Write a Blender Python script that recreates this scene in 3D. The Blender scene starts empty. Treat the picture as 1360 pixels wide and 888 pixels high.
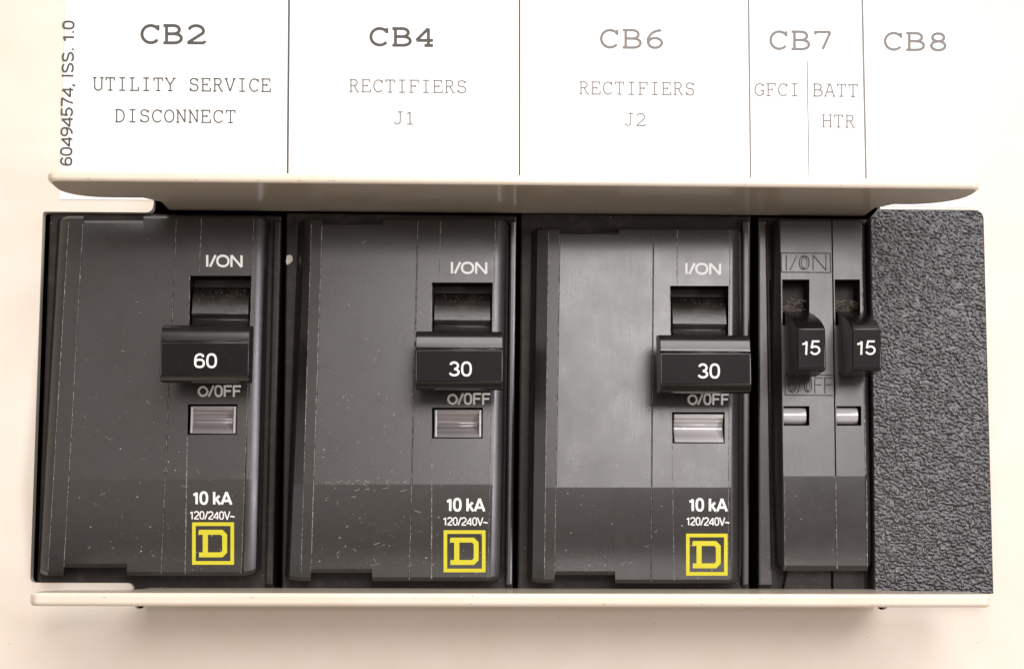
import bpy, bmesh, math, random
from mathutils import Vector, Matrix, noise

# ------------------------------------------------------------------ camera, light, exposure
S = 1.235e-4                       # metres per panel unit (one unit is one photo pixel on the panel face)
F = 2289.0
CPOS = (609.277, 706.704, 2289.0)  # camera in panel units: u right, v down, w out of the panel
CR = ((0.99950951, -0.00274206, 0.03119633),
      (0.00627822, 0.99348087, -0.11382597),
      (0.03068084, -0.113966, -0.99301079))

def W(u, v, w):
    return Vector(((u - 680) * S, -w * S, (444 - v) * S))

scene = bpy.context.scene
C = scene.collection
cam_d = bpy.data.cameras.new('camera')
cam = bpy.data.objects.new('camera', cam_d); C.objects.link(cam)
cam_d.sensor_fit = 'HORIZONTAL'; cam_d.sensor_width = 36
cam_d.lens = 36 * F / 1360
cam_d.clip_start = 0.01; cam_d.clip_end = 20
def wdir(r): return Vector((r[0], -r[2], -r[1]))
rx, dn, fw = wdir(CR[0]), wdir(CR[1]), wdir(CR[2])
m = Matrix((( rx.x, -dn.x, -fw.x, 0), (rx.y, -dn.y, -fw.y, 0), (rx.z, -dn.z, -fw.z, 0), (0, 0, 0, 1)))
m.translation = W(*CPOS)
cam.matrix_world = m
scene.camera = cam

world = bpy.data.worlds.new('World'); scene.world = world
world.use_nodes = True
bg = world.node_tree.nodes['Background']
bg.inputs[0].default_value = (1.0, 0.80, 0.63, 1); bg.inputs[1].default_value = 0.18

def area(name, pos, target, sx, sy, radiance, col):
    d = bpy.data.lights.new(name, 'AREA'); d.shape = 'RECTANGLE'
    d.size = sx * S; d.size_y = sy * S; d.energy = radiance * math.pi * sx * sy * S * S; d.color = col
    o = bpy.data.objects.new(name, d); C.objects.link(o)
    o.location = W(*pos)
    o.rotation_euler = (W(*target) - W(*pos)).to_track_quat('-Z', 'Y').to_euler()
    return o
area('softbox', (1900, -1400, 6500), (850, 450, 0), 2100, 2050, 12.2, (1.0, 0.965, 0.962))
area('room_light', (2700, -4500, 5700), (700, 450, 0), 6800, 2900, 5.6, (1.0, 0.98, 0.96))
area('ceiling_light', (900, -7500, 2200), (700, 450, 0), 5000, 1500, 9, (1.0, 0.97, 0.95))
area('side_window', (5600, 300, 5000), (700, 450, 0), 1100, 3600, 18, (0.98, 0.93, 1.0))
area('added_left_fill', (-6200, 300, 4600), (700, 450, 0), 1100, 3600, 3.5, (0.90, 0.95, 1.0))  # unseen area lamp, added to brighten the left-facing case walls
area('room_fill', (-1200, 0, 7500), (650, 450, 0), 8000, 4700, 1.0, (1.0, 0.88, 0.80))
scene.view_settings.view_transform = 'Standard'
scene.view_settings.look = 'None'
scene.view_settings.exposure = 0
scene.view_settings.gamma = 1

# ------------------------------------------------------------------ helpers
def U(x, y, w=0.0):
    """photo pixel + height above the panel -> real place (u, v, w)"""
    a, b = (x - 680) / F, (y - 444) / F
    d = [CR[0][i] * a + CR[1][i] * b + CR[2][i] for i in range(3)]
    t = (w - CPOS[2]) / d[2]
    return (CPOS[0] + t * d[0], CPOS[1] + t * d[1], w)

def obj(name, bm, mat, parent=None, smooth=None, bevel=None, kind=None, segs=2):
    if smooth is not None:
        for f in bm.faces: f.smooth = True
    me = bpy.data.meshes.new(name); bm.to_mesh(me); bm.free()
    if smooth is not None: me.set_sharp_from_angle(angle=math.radians(smooth))
    me.materials.append(mat)
    o = bpy.data.objects.new(name, me); C.objects.link(o)
    if parent:
        root = parent
        off = Vector((0, 0, 0))
        while root: off += root.location; root = root.parent
        for v in me.vertices: v.co -= off
        o.parent = parent
    if bevel:
        md = o.modifiers.new('bevel', 'BEVEL'); md.width = bevel * S; md.segments = segs
        md.limit_method = 'ANGLE'; md.angle_limit = math.radians(28); md.harden_normals = False
    if kind: o['kind'] = kind
    return o

def thing(name, label, cat, at, group=None):
    o = bpy.data.objects.new(name, None); C.objects.link(o)
    o.empty_display_size = 0.005
    o.location = W(*at); o['label'] = label; o['category'] = cat
    if group: o['group'] = group
    return o
def tag(o, label, cat, group=None):
    o['label'] = label; o['category'] = cat
    if group: o['group'] = group
    return o

def prism_uv(bm, pts, w0, w1):
    """outline pts (u,v) from height w0 (back) to w1 (front)"""
    f = [bm.verts.new(W(u, v, w1)) for u, v in pts]; b = [bm.verts.new(W(u, v, w0)) for u, v in pts]
    n = len(pts)
    bm.faces.new(f); bm.faces.new(b[::-1])
    for i in range(n): bm.faces.new((f[i], b[i], b[(i + 1) % n], f[(i + 1) % n]))
    bmesh.ops.recalc_face_normals(bm, faces=bm.faces)

def prism_profile(bm, u0, u1, prof, du=None):
    """closed profile of (v,w) swept from u0 to u1"""
    a = [bm.verts.new(W(u0, v, w)) for v, w in prof]; b = [bm.verts.new(W(u1, v, w)) for v, w in prof]
    n = len(prof)
    bm.faces.new(a); bm.faces.new(b[::-1])
    for i in range(n): bm.faces.new((a[i], b[i], b[(i + 1) % n], a[(i + 1) % n]))
    bmesh.ops.recalc_face_normals(bm, faces=bm.faces)

def rounded(u0, v0, u1, v1, r, n=5):
    rs = r if isinstance(r, (list, tuple)) else (r,) * 4   # tl, tr, br, bl
    out = []
    for (cx, cy, rr, a0) in ((u0 + rs[0], v0 + rs[0], rs[0], 180), (u1 - rs[1], v0 + rs[1], rs[1], 270),
                             (u1 - rs[2], v1 - rs[2], rs[2], 0), (u0 + rs[3], v1 - rs[3], rs[3], 90)):
        for k in range(n + 1):
            a = math.radians(a0 + 90 * k / n)
            out.append((cx + rr * math.cos(a), cy + rr * math.sin(a)))
    return out

# ------------------------------------------------------------------ materials
def mat(name, col, rough=0.5, coat=0.0, coat_rough=0.1, spec=0.5, metallic=0.0):   # plain principled material
    m = bpy.data.materials.new(name); m.use_nodes = True
    nt = m.node_tree; b = nt.nodes['Principled BSDF']
    b.inputs['Base Color'].default_value = (*col, 1); b.inputs['Roughness'].default_value = rough
    b.inputs['Coat Weight'].default_value = coat; b.inputs['Coat Roughness'].default_value = coat_rough
    b.inputs['Specular IOR Level'].default_value = spec; b.inputs['Metallic'].default_value = metallic
    return m, nt, b
def coords(nt, scale=(1, 1, 1)):
    tc = nt.nodes.new('ShaderNodeTexCoord'); mp = nt.nodes.new('ShaderNodeMapping')
    mp.inputs['Scale'].default_value = tuple(s / S for s in scale)     # texture space in panel units
    nt.links.new(tc.outputs['Object'], mp.inputs['Vector'])
    return mp.outputs['Vector']
def tex_noise(nt, vec, scale, detail=4, rough=0.55):
    n = nt.nodes.new('ShaderNodeTexNoise'); n.inputs['Scale'].default_value = scale
    n.inputs['Detail'].default_value = detail; n.inputs['Roughness'].default_value = rough
    nt.links.new(vec, n.inputs['Vector']); return n.outputs['Fac']
def ramp(nt, fac, stops):
    r = nt.nodes.new('ShaderNodeValToRGB'); e = r.color_ramp.elements
    while len(e) < len(stops): e.new(0.5)
    for el, (p, c) in zip(e, stops):
        el.position = p; el.color = (*c, 1) if len(c) == 3 else c
    nt.links.new(fac, r.inputs['Fac']); return r.outputs['Color']
def mix(nt, fac, a, b, mode='MIX'):
    m = nt.nodes.new('ShaderNodeMix'); m.data_type = 'RGBA'; m.blend_type = mode
    for sock, val in ((m.inputs['Factor'], fac), (m.inputs['A'], a), (m.inputs['B'], b)):
        pass
    ins = {'f': m.inputs[0], 'a': m.inputs[6], 'b': m.inputs[7]}
    for k, val in (('f', fac), ('a', a), ('b', b)):
        if isinstance(val, bpy.types.NodeSocket): nt.links.new(val, ins[k])
        elif k == 'f': ins[k].default_value = val
        else: ins[k].default_value = (*val, 1)
    return m.outputs[2]
def math_n(nt, op, a, b=0.0):
    m = nt.nodes.new('ShaderNodeMath'); m.operation = op
    for i, val in enumerate((a, b)):
        if isinstance(val, bpy.types.NodeSocket): nt.links.new(val, m.inputs[i])
        else: m.inputs[i].default_value = val
    return m.outputs[0]
def bump(nt, b, height, strength, dist):
    n = nt.nodes.new('ShaderNodeBump'); n.inputs['Strength'].default_value = strength
    n.inputs['Distance'].default_value = dist * S
    nt.links.new(height, n.inputs['Height']); nt.links.new(n.outputs['Normal'], b.inputs['Normal'])

def plastic(name, col, rough, dust=0.5, dustcol=(0.20, 0.17, 0.14), fine=0.03, spec=0.8):
    m, nt, b = mat(name, col, rough, spec=spec)
    v = coords(nt)
    big = tex_noise(nt, v, 0.013, 5, 0.6); mid = tex_noise(nt, v, 0.06, 6, 0.7); sm = tex_noise(nt, v, 0.9, 3, 0.6)
    vs = coords(nt, (1.0, 1, 0.03)); st = tex_noise(nt, vs, 0.35, 3, 0.6)
    film = ramp(nt, mid, [(0.50, (0, 0, 0)), (0.80, (1, 1, 1))])
    c1 = mix(nt, math_n(nt, 'MULTIPLY', film, dust * 0.10), col, dustcol)
    gr = ramp(nt, sm, [(0.60, (0, 0, 0)), (0.72, (1, 1, 1))])
    grm = math_n(nt, 'MULTIPLY', gr, math_n(nt, 'MULTIPLY', film, 0.5 if dust < 1 else 1.0))
    c2 = mix(nt, math_n(nt, 'MULTIPLY', grm, dust * 0.22), c1, dustcol)
    vo = nt.nodes.new('ShaderNodeTexVoronoi'); vo.inputs['Scale'].default_value = 0.085; nt.links.new(v, vo.inputs['Vector'])
    sp = math_n(nt, 'LESS_THAN', vo.outputs['Distance'], 0.055)
    spm = math_n(nt, 'MULTIPLY', sp, ramp(nt, big, [(0.45, (0, 0, 0)), (0.6, (1, 1, 1))]))
    c3 = mix(nt, math_n(nt, 'MULTIPLY', spm, 0.8 * dust), c2, (0.35, 0.33, 0.30))
    nt.links.new(c3, b.inputs['Base Color'])
    r = math_n(nt, 'ADD', math_n(nt, 'MULTIPLY', big, 0.17), math_n(nt, 'MULTIPLY', mid, 0.05))
    r = math_n(nt, 'ADD', r, math_n(nt, 'MULTIPLY', st, 0.06))
    r = math_n(nt, 'ADD', r, rough - 0.14)
    nt.links.new(r, b.inputs['Roughness'])
    h = math_n(nt, 'ADD', math_n(nt, 'MULTIPLY', sm, 1.0), math_n(nt, 'MULTIPLY', mid, 2.0))
    bump(nt, b, h, fine, 1.0)
    return m

def paint(name, col, rough, coat, wear=True):
    m, nt, b = mat(name, col, rough, coat, 0.12)
    v = coords(nt)
    n1 = tex_noise(nt, v, 0.012, 4, 0.6); n2 = tex_noise(nt, v, 0.25, 3, 0.5); n3 = tex_noise(nt, v, 0.05, 4, 0.7)
    c = mix(nt, ramp(nt, n1, [(0.35, (0, 0, 0)), (0.75, (1, 1, 1))]), col, tuple(x * k for x, k in zip(col, (0.97, 0.93, 0.89))))
    vo = nt.nodes.new('ShaderNodeTexVoronoi'); vo.inputs['Scale'].default_value = 0.028; nt.links.new(v, vo.inputs['Vector'])
    sp = math_n(nt, 'LESS_THAN', vo.outputs['Distance'], 0.035)
    spm = math_n(nt, 'MULTIPLY', sp, ramp(nt, n3, [(0.5, (0, 0, 0)), (0.58, (1, 1, 1))]))
    c = mix(nt, math_n(nt, 'MULTIPLY', spm, 0.5), c, (0.35, 0.27, 0.2))
    nt.links.new(c, b.inputs['Base Color'])
    bump(nt, b, n2, 0.10, 1.0)
    return m

M = {}
M['paint'] = paint('cream_paint', (0.80, 0.73, 0.635), 0.42, 0.25)
M['flange'] = paint('cream_flange_paint', (0.80, 0.715, 0.59), 0.42, 0.85)
M['plastic'] = plastic('black_moulded_plastic', (0.0125, 0.0115, 0.0115), 0.29, 0.4)
M['plastic_dusty'] = plastic('dusty_black_plastic', (0.014, 0.011, 0.009), 0.50, 2.6, (0.18, 0.13, 0.095), spec=.35)
M['glossy'] = plastic('glossy_black_plastic', (0.006, 0.006, 0.006), 0.22, 0.3)
M['grime'] = plastic('grimy_glossy_plastic', (0.010, 0.009, 0.008), 0.24, 1.3, (0.20, 0.14, 0.10), 0.25)
M['matte'] = plastic('matte_black_plastic', (0.006, 0.006, 0.006), 0.40, 0.3, spec=0.12)
M['tandem'] = plastic('brownish_grey_plastic', (0.018, 0.017, 0.016), 0.32, 0.4)
M['dark'], _, _ = mat('dark_cabinet_steel', (0.004, 0.0035, 0.003), 0.8)
M['white_ink'], _, _ = mat('white_printed_ink', (0.82, 0.82, 0.80), 0.5)
M['shaded_ink'], _, _ = mat('shaded_white_ink', (0.62, 0.61, 0.58), 0.5)  # white ink with the shadow under the handle put into its colour
M['yellow'], _, _ = mat('yellow_printed_ink', (0.60, 0.545, 0.02), 0.5)
M['mould'], _, _ = mat('shaded_marking_plastic', (0.014, 0.012, 0.012), 0.45)  # case plastic darkened: shade outlining the raised strokes put into the colour
M['dust'], _, _ = mat('pale_dust', (0.34, 0.32, 0.29), 0.9)
M['fluff'], _, _ = mat('brown_fluff', (0.24, 0.18, 0.13), 0.9)
M['grit'], _, _ = mat('brown_grit', (0.16, 0.115, 0.085), 0.9)
M['chip'], _, _ = mat('pale_chip', (0.8, 0.76, 0.68), 0.8)
def ink(name, c, hole=0.0):
    m, nt, b = mat(name, c, 0.7)
    v = coords(nt); n = tex_noise(nt, v, 0.8, 2, 0.6)
    nt.links.new(mix(nt, ramp(nt, n, [(0.35, (0, 0, 0)), (0.7, (1, 1, 1))]), c, tuple(min(1, x * 1.6 + 0.02) for x in c)), b.inputs['Base Color'])
    return m
M['ink'] = ink('black_label_ink', (0.055, 0.052, 0.046))
M['ink_glare'] = ink('glare_label_ink', (0.16, 0.15, 0.14))  # same label ink, lightened: glare over the right-hand columns put into its colour
def wear_mat():
    m, nt, b = mat('worn_edge_plastic', (0.2, 0.19, 0.18), 0.7)
    v = coords(nt); n = tex_noise(nt, v, 0.22, 5, 0.75)
    c = mix(nt, ramp(nt, n, [(0.42, (0, 0, 0)), (0.68, (1, 1, 1))]), (0.05, 0.047, 0.045), (0.45, 0.43, 0.40))
    nt.links.new(c, b.inputs['Base Color']); return m
M['wear'] = wear_mat()
def paper():
    m, nt, b = mat('white_label_stock', (0.90, 0.90, 0.885), 0.45, 0.15)
    v = coords(nt); n = tex_noise(nt, v, 0.02, 3, 0.5)
    nt.links.new(mix(nt, n, (0.91, 0.91, 0.90), (0.885, 0.885, 0.865)), b.inputs['Base Color'])
    return m
M['paper'] = paper()
def leather():
    m, nt, b = mat('grained_black_plastic', (0.035, 0.036, 0.040), 0.29, spec=.8)
    v = coords(nt); n = tex_noise(nt, v, 0.5, 4, 0.6); n1 = tex_noise(nt, v, 0.02, 3, 0.6)
    c = mix(nt, n1, (0.018, 0.018, 0.020), (0.028, 0.028, 0.030))
    nt.links.new(c, b.inputs['Base Color'])
    bump(nt, b, n, 0.25, 1.0)
    return m
M['leather'] = leather()
def lens(name, c0, c1, rough):
    m, nt, b = mat(name, c0, rough, 0.8, 0.05)
    v = coords(nt, (0.02, 1, 1)); n = tex_noise(nt, v, 0.16, 2, 0.5)
    nt.links.new(mix(nt, ramp(nt, n, [(0.35, (0, 0, 0)), (0.65, (1, 1, 1))]), c0, c1), b.inputs['Base Color'])
    return m
M['lens'] = lens('clear_window_plastic', (0.17, 0.155, 0.16), (0.32, 0.295, 0.30), 0.18)
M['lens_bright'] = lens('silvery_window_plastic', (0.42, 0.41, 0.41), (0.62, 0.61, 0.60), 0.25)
M['rim'], _, _ = mat('window_rim_plastic', (0.42, 0.40, 0.41), 0.25, 0.5)

# ------------------------------------------------------------------ stroke lettering
def arc(cx, cy, rx_, ry, a0, a1, n=10):
    return [(cx + rx_ * math.cos(math.radians(a0 + (a1 - a0) * k / n)), cy + ry * math.sin(math.radians(a0 + (a1 - a0) * k / n))) for k in range(n + 1)]
EL = lambda cx, cy, a, b: arc(cx, cy, a, b, 90, 450, 20)
def SE(cx, cy, a, b, p=0.80, n=24):
    return [(cx + a * math.copysign(abs(math.sin(6.28318 * k / n)) ** p, math.sin(6.28318 * k / n)), cy + b * math.copysign(abs(math.cos(6.28318 * k / n)) ** p, math.cos(6.28318 * k / n))) for k in range(n + 1)]
SANS = {   # width, strokes; cap height 1
 '0': (.56, [SE(.28, .5, .20, .45)]),
 'O': (.74, [SE(.37, .5, .30, .45, .92)]),
 'o': (.66, [SE(.33, .45, .27, .40, 1.08)]),
 '1': (.46, [[(.08, .74), (.22, .79), (.29, .93), (.29, 0)]]),
 '2': (.56, [arc(.28, .70, .22, .25, 170, -20) + [(.40, .48), (.10, .16), (.06, .05), (.52, .05)]]),
 '3': (.56, [arc(.27, .72, .18, .23, 165, -90), arc(.27, .27, .21, .22, 90, -165)]),
 '4': (.56, [[(.42, 0), (.42, .92), (.05, .30), (.05, .25), (.54, .25)]]),
 '5': (.56, [[(.47, .95), (.14, .95), (.09, .52)] + arc(.27, .32, .22, .27, 135, -160)]),
 '6': (.56, [SE(.28, .31, .20, .26, .85), [(.46, .76), (.42, .88), (.33, .94), (.24, .93), (.15, .86), (.10, .72), (.08, .52), (.08, .31)]]),
 '7': (.56, [[(.05, .95), (.51, .95), (.34, .55), (.22, 0)]]),
 '9': (.56, [arc(.28, .69, .22, .26, 0, 360, 16), arc(.23, .60, .27, .55, 0, -105, 8)]),
 'I': (.26, [[(.13, 0), (.13, 1)]]),
 '/': (.34, [[(.02, 0), (.32, 1)]]),
 'N': (.72, [[(.09, 0), (.09, 1)], [(.09, 1), (.63, 0)], [(.63, 0), (.63, 1)]]),
 'F': (.56, [[(.10, 0), (.10, 1)], [(.10, .95), (.54, .95)], [(.10, .52), (.48, .52)]]),
 'k': (.52, [[(.09, 0), (.09, 1)], [(.09, .28), (.42, .70)], [(.22, .42), (.46, 0)]]),
 'A': (.68, [[(.04, 0), (.34, 1), (.64, 0)], [(.15, .30), (.53, .30)]]),
 'V': (.60, [[(.03, 1), (.30, 0), (.57, 1)]]),
 '~': (.50, [[(.03, .30), (.10, .40), (.18, .42), (.30, .34), (.38, .33), (.46, .42)]]),
 'S': (.62, [arc(.31, .73, .22, .22, 20, 250, 9)[:-1] + [(.31, .50)] + arc(.31, .27, .24, .22, 70, -160, 9)]),
 ',': (.24, [[(.13, .08), (.13, -.02), (.06, -.16)]]),
 '.': (.24, [[(.13, 0), (.13, .16)]]),
 ' ': (.28, []),
}
def slab(x, y, r=.10): return [(x - r, y), (x + r, y)]
SLAB = {   # every cell 0.8 wide, cap height 1
 'C': [arc(.42, .5, .31, .46, 45, 320, 14), [(.67, .98), (.67, .70)]],
 'B': [[(.06, .96), (.42, .96)] + arc(.42, .74, .20, .22, 90, -90, 8) + [(.16, .52)], [(.42, .52)] + arc(.45, .28, .24, .24, 90, -90, 8) + [(.06, .04)], [(.17, .96), (.17, .04)]],
 '2': [arc(.40, .68, .26, .28, 165, -25, 9) + [(.10, .04), (.70, .04)], [(.70, .04), (.70, .16)]],
 '4': [[(.52, .04), (.52, .98), (.10, .32), (.68, .32)], [(.38, .04), (.68, .04)]],
 '6': [arc(.40, .30, .24, .26, 0, 360, 14), arc(.62, .40, .47, .57, 90, 185, 8)],
 '7': [[(.12, .82), (.12, .96), (.66, .96), (.38, .04)]],
 '8': [arc(.40, .74, .21, .22, 0, 360, 14), arc(.40, .28, .25, .25, 0, 360, 14)],
 'U': [[(.16, .96), (.16, .32)] + arc(.40, .30, .24, .27, 180, 360, 8) + [(.64, .96)], slab(.16, .96, .12), slab(.64, .96, .12)],
 'T': [[(.12, .76), (.12, .96), (.68, .96), (.68, .76)], [(.40, .96), (.40, .04)], slab(.40, .04, .15)],
 'I': [[(.40, .96), (.40, .04)], slab(.40, .96, .20), slab(.40, .04, .20)],
 'L': [[(.26, .96), (.26, .04)], slab(.26, .96, .16), [(.10, .04), (.68, .04), (.68, .30)]],
 'Y': [[(.12, .96), (.40, .48), (.68, .96)], [(.40, .48), (.40, .04)], slab(.13, .96), slab(.67, .96), slab(.40, .04, .16)],
 'S': [arc(.38, .74, .23, .22, 15, 255, 9) + arc(.40, .28, .25, .25, 80, -160, 9), [(.62, .96), (.62, .74)], [(.14, .04), (.14, .28)]],
 'E': [[(.18, .96), (.18, .04)], [(.08, .96), (.64, .96), (.64, .76)], [(.18, .52), (.46, .52)], [(.46, .62), (.46, .42)], [(.08, .04), (.68, .04), (.68, .28)]],
 'F': [[(.20, .96), (.20, .04)], [(.08, .96), (.68, .96), (.68, .74)], [(.20, .52), (.48, .52)], [(.48, .62), (.48, .42)], slab(.23, .04, .15)],
 'R': [[(.08, .96), (.40, .96)] + arc(.40, .74, .20, .22, 90, -90, 8) + [(.18, .52)], [(.18, .96), (.18, .04)], slab(.18, .04, .11), [(.40, .52), (.62, .04), (.74, .04)]],
 'V': [[(.12, .96), (.40, .04), (.68, .96)], slab(.13, .96, .11), slab(.67, .96, .11)],
 'D': [[(.08, .96), (.34, .96)] + arc(.34, .50, .32, .46, 90, -90, 10) + [(.08, .04)], [(.17, .96), (.17, .04)]],
 'O': [EL(.40, .5, .30, .46)],
 'N': [[(.16, .04), (.16, .96), (.62, .04), (.62, .96)], slab(.12, .96, .08), slab(.16, .04, .11), slab(.62, .96, .11)],
 'J': [[(.52, .96), (.52, .30)] + arc(.31, .27, .21, .23, 0, -165, 8), slab(.52, .96, .17)],
 '1': [[(.18, .80), (.40, .96), (.40, .04)], slab(.40, .04, .22)],
 'G': [arc(.42, .5, .31, .46, 45, 330, 14), [(.66, .96), (.66, .72)], [(.46, .42), (.74, .42)], [(.67, .42), (.67, .10)]],
 'A': [[(.10, .04), (.38, .96), (.44, .96), (.70, .04)], [(.22, .36), (.58, .36)], slab(.11, .04, .10), slab(.69, .04, .10), [(.22, .96), (.40, .96)]],
 'H': [[(.16, .96), (.16, .04)], [(.64, .96), (.64, .04)], [(.16, .52), (.64, .52)], slab(.16, .96), slab(.16, .04), slab(.64, .96), slab(.64, .04)],
 ' ': [],
}
_eps = [0]
def ribbon(bm, pts, hw, place, closed=False):
    """flat mitred stroke of half width hw through 2D pts, set in space by place(x, y, lift)"""
    P = [Vector(p) for p in pts]
    Q = [P[0]]
    for p in P[1:]:
        if (p - Q[-1]).length > 1e-4: Q.append(p)
    P = Q
    closed = closed or (len(P) > 3 and (P[0] - P[-1]).length < 1e-3)
    if closed and (P[0] - P[-1]).length < 1e-3: P = P[:-1]
    n = len(P)
    if n < 2: return
    if not closed:
        for i in range(1, n - 1):
            if (P[i] - P[i - 1]).normalized().dot((P[i + 1] - P[i]).normalized()) < -0.1:
                ribbon(bm, P[:i + 1], hw, place); ribbon(bm, P[i:], hw, place); return
    _eps[0] = (_eps[0] + 1) % 12
    lift = 0.02 * _eps[0]
    L, R = [], []
    for i in range(n):
        if closed: a, b = P[i - 1], P[(i + 1) % n]
        else: a, b = P[max(i - 1, 0)], P[min(i + 1, n - 1)]
        d0 = (P[i] - a); d1 = (b - P[i])
        if d0.length < 1e-9: d0 = d1
        if d1.length < 1e-9: d1 = d0
        d0.normalize(); d1.normalize()
        n0 = Vector((-d0.y, d0.x)); n1 = Vector((-d1.y, d1.x))
        mm = n0 + n1
        if mm.length < 1e-6: mm = n0.copy()
        mm.normalize()
        k = hw / max(0.75, mm.dot(n1))
        L.append(bm.verts.new(place(P[i].x + mm.x * k, P[i].y + mm.y * k, lift)))
        R.append(bm.verts.new(place(P[i].x - mm.x * k, P[i].y - mm.y * k, lift)))
    for i in range(n if closed else n - 1):
        j = (i + 1) % n
        bm.faces.new((L[i], L[j], R[j], R[i]))

def lettering(name, s, p0, p1, h, wt, wf, material, parent, font='sans', lean=0.0, up=None):
    """s written from photo pixel p0 to p1 along its baseline, cap height h px, stroke wt px, on surface wf(x,y)"""
    bm = bmesh.new()
    dx, dy = p1[0] - p0[0], p1[1] - p0[1]; Lg = math.hypot(dx, dy)
    ex, ey = dx / Lg, dy / Lg
    ux, uy = (ey, -ex) if up is None else up
    if font == 'sans': tot = sum(SANS[c][0] for c in s)
    else: tot = 0.8 * (len(s) - 1) + 0.66
    k = Lg / tot                         # px per glyph unit horizontally
    pos = 0.0 if font == 'sans' else -0.07
    for c in s:
        wd, strokes = SANS[c] if font == 'sans' else (0.8, SLAB[c])
        for st in strokes:
            pts = [((pos + x) * k + lean * y * h, y * h) for x, y in st]
            # keep the ink inside the cap height
            pts = [(x, min(max(y, -0.2 * h), h)) for x, y in pts]
            def place(X, Y, lift):
                px, py = p0[0] + ex * X + ux * Y, p0[1] + ey * X + uy * Y
                return W(*U(px, py, wf(px, py) + 0.35 + lift))
            ribbon(bm, pts, wt / 2, place)
        pos += wd
    bmesh.ops.recalc_face_normals(bm, faces=bm.faces)
    for f in bm.faces:
        if f.normal.y > 0: f.normal_flip()
    return obj(name, bm, material, parent)

# ------------------------------------------------------------------ cabinet interior (setting)
bm = bmesh.new()
a = [(20, 240), (1345, 240), (1345, 815), (20, 815)]
fr = [bm.verts.new(W(u, v, -16.5)) for u, v in a]; bk = [bm.verts.new(W(u, v, -240)) for u, v in a]
bm.faces.new(bk)
for i in range(4): bm.faces.new((fr[i], fr[(i + 1) % 4], bk[(i + 1) % 4], bk[i]))
o = obj('cabinet_interior', bm, M['dark'], kind='structure')

# ------------------------------------------------------------------ the painted panel
OPL, OPR, OPT, OPB = 52, 1306, 283, 773.5
NL, NR = 211.5, 1166            # ends of the bent necks
panel = thing('metal_panel', 'cream painted sheet metal panel with a long opening and two bent flanges', 'panel', (680, 773, 0))
bm = bmesh.new()
outer = [(-900, -900), (2300, -900), (2300, 1700), (-900, 1700)]
inner = []
def cr(cx, cy, r, a0, a1, n=5):
    return [(cx + r * math.cos(math.radians(a0 + (a1 - a0) * k / n)), cy + r * math.sin(math.radians(a0 + (a1 - a0) * k / n))) for k in range(n + 1)]
inner += cr(OPL + 3, OPT + 3, 3, 180, 270, 3)
inner += cr(NL - 13 - 9, OPT - 9, 9, 90, 0, 4)[0:] + cr(NL - 4, 262, 8, 180, 360, 6)     # lobe then relief notch
inner += [(NL + 4, OPT - 9)]
inner += [(NR - 4, OPT - 9)] + cr(NR + 5, 262, 8, 180, 360, 6) + cr(NR + 14 + 9, OPT - 9, 9, 180, 90, 4)
inner += cr(OPR - 3, OPT + 3, 3, 270, 360, 3)
inner += cr(OPR - 6, OPB - 6, 6, 0, 90, 4)
inner += cr(NR + 14 + 7, OPB + 7, 7, 270, 180, 4) + cr(NR + 5, 799, 8, 0, 180, 6)
inner += [(NR - 4, OPB + 11), (NL - 11, OPB + 11)]
inner += cr(NL - 17, 799, 8, 0, 180, 6) + cr(NL - 26 - 7, OPB + 7, 7, 360, 270, 4)
inner += cr(OPL + 6, OPB - 6, 6, 90, 180, 4)
def loop(bm, pts, w):
    vs = [bm.verts.new(W(u, v, w)) for u, v in pts]
    es = [bm.edges.new((vs[i], vs[(i + 1) % len(vs)])) for i in range(len(vs))]
    return vs, es
ov, oe = loop(bm, outer, 0); iv, ie = loop(bm, inner, 0)
bmesh.ops.triangle_fill(bm, use_beauty=True, use_dissolve=False, edges=oe + ie)
prev = iv
for (gr, w) in ((0.0, 0), ):
    pass
iw = [bm.verts.new(W(u, v, -16)) for u, v in inner]
for i in range(len(iv)):
    j = (i + 1) % len(iv); bm.faces.new((iv[i], iv[j], iw[j], iw[i]))
bmesh.ops.recalc_face_normals(bm, faces=bm.faces)
if sum(f.normal.y for f in bm.faces if abs(f.normal.y) > .9) > 0:
    for f in bm.faces: f.normal_flip()
obj('sheet', bm, M['paint'], panel, bevel=2.2, segs=3)

def flange(v0, v1, uL, uR, nl, nr, h, wl, name, rl, rr, side):
    """plan outline (u,w) of a shelf bent out of the panel; v0..v1 is its thickness"""
    def a(cx, cw, r, a0, a1, n=7):
        return [(cx + r * math.cos(math.radians(a0 + (a1 - a0) * k / n)), cw + r * math.sin(math.radians(a0 + (a1 - a0) * k / n))) for k in range(n + 1)]
    pts = []
    pts += a(uR - 14, h - 14, 14, 90, 0)
    pts += a(uR - rr, wl + rr, rr, 0, -90)
    pts += [(nr + 12, wl), (nr - 6, wl - 26), (nr - 6, -0.5)]
    pts += [(nl + 6, -0.5), (nl + 6, wl - 26), (nl - 12, wl)]
    pts += a(uL + rl, wl + rl, rl, 270, 180)
    pts += a(uL + 14, h - 14, 14, 180, 90)
    bm = bmesh.new()
    t = [bm.verts.new(W(u, v0, w)) for u, w in pts]; b = [bm.verts.new(W(u, v1, w)) for u, w in pts]
    bm.faces.new(t); bm.faces.new(b[::-1]); n = len(pts)
    for i in range(n): bm.faces.new((t[i], b[i], b[(i + 1) % n], t[(i + 1) % n]))
    bmesh.ops.recalc_face_normals(bm, faces=bm.faces)
    return obj(name, bm, M['flange'], panel, smooth=40, bevel=4.6, segs=5)
H = 194
flange(267.5, 280, U(60, 240, H)[0], U(1305, 245, H)[0], NL, NR, H, 84, 'upper_flange', 55, 70, -1)
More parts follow.
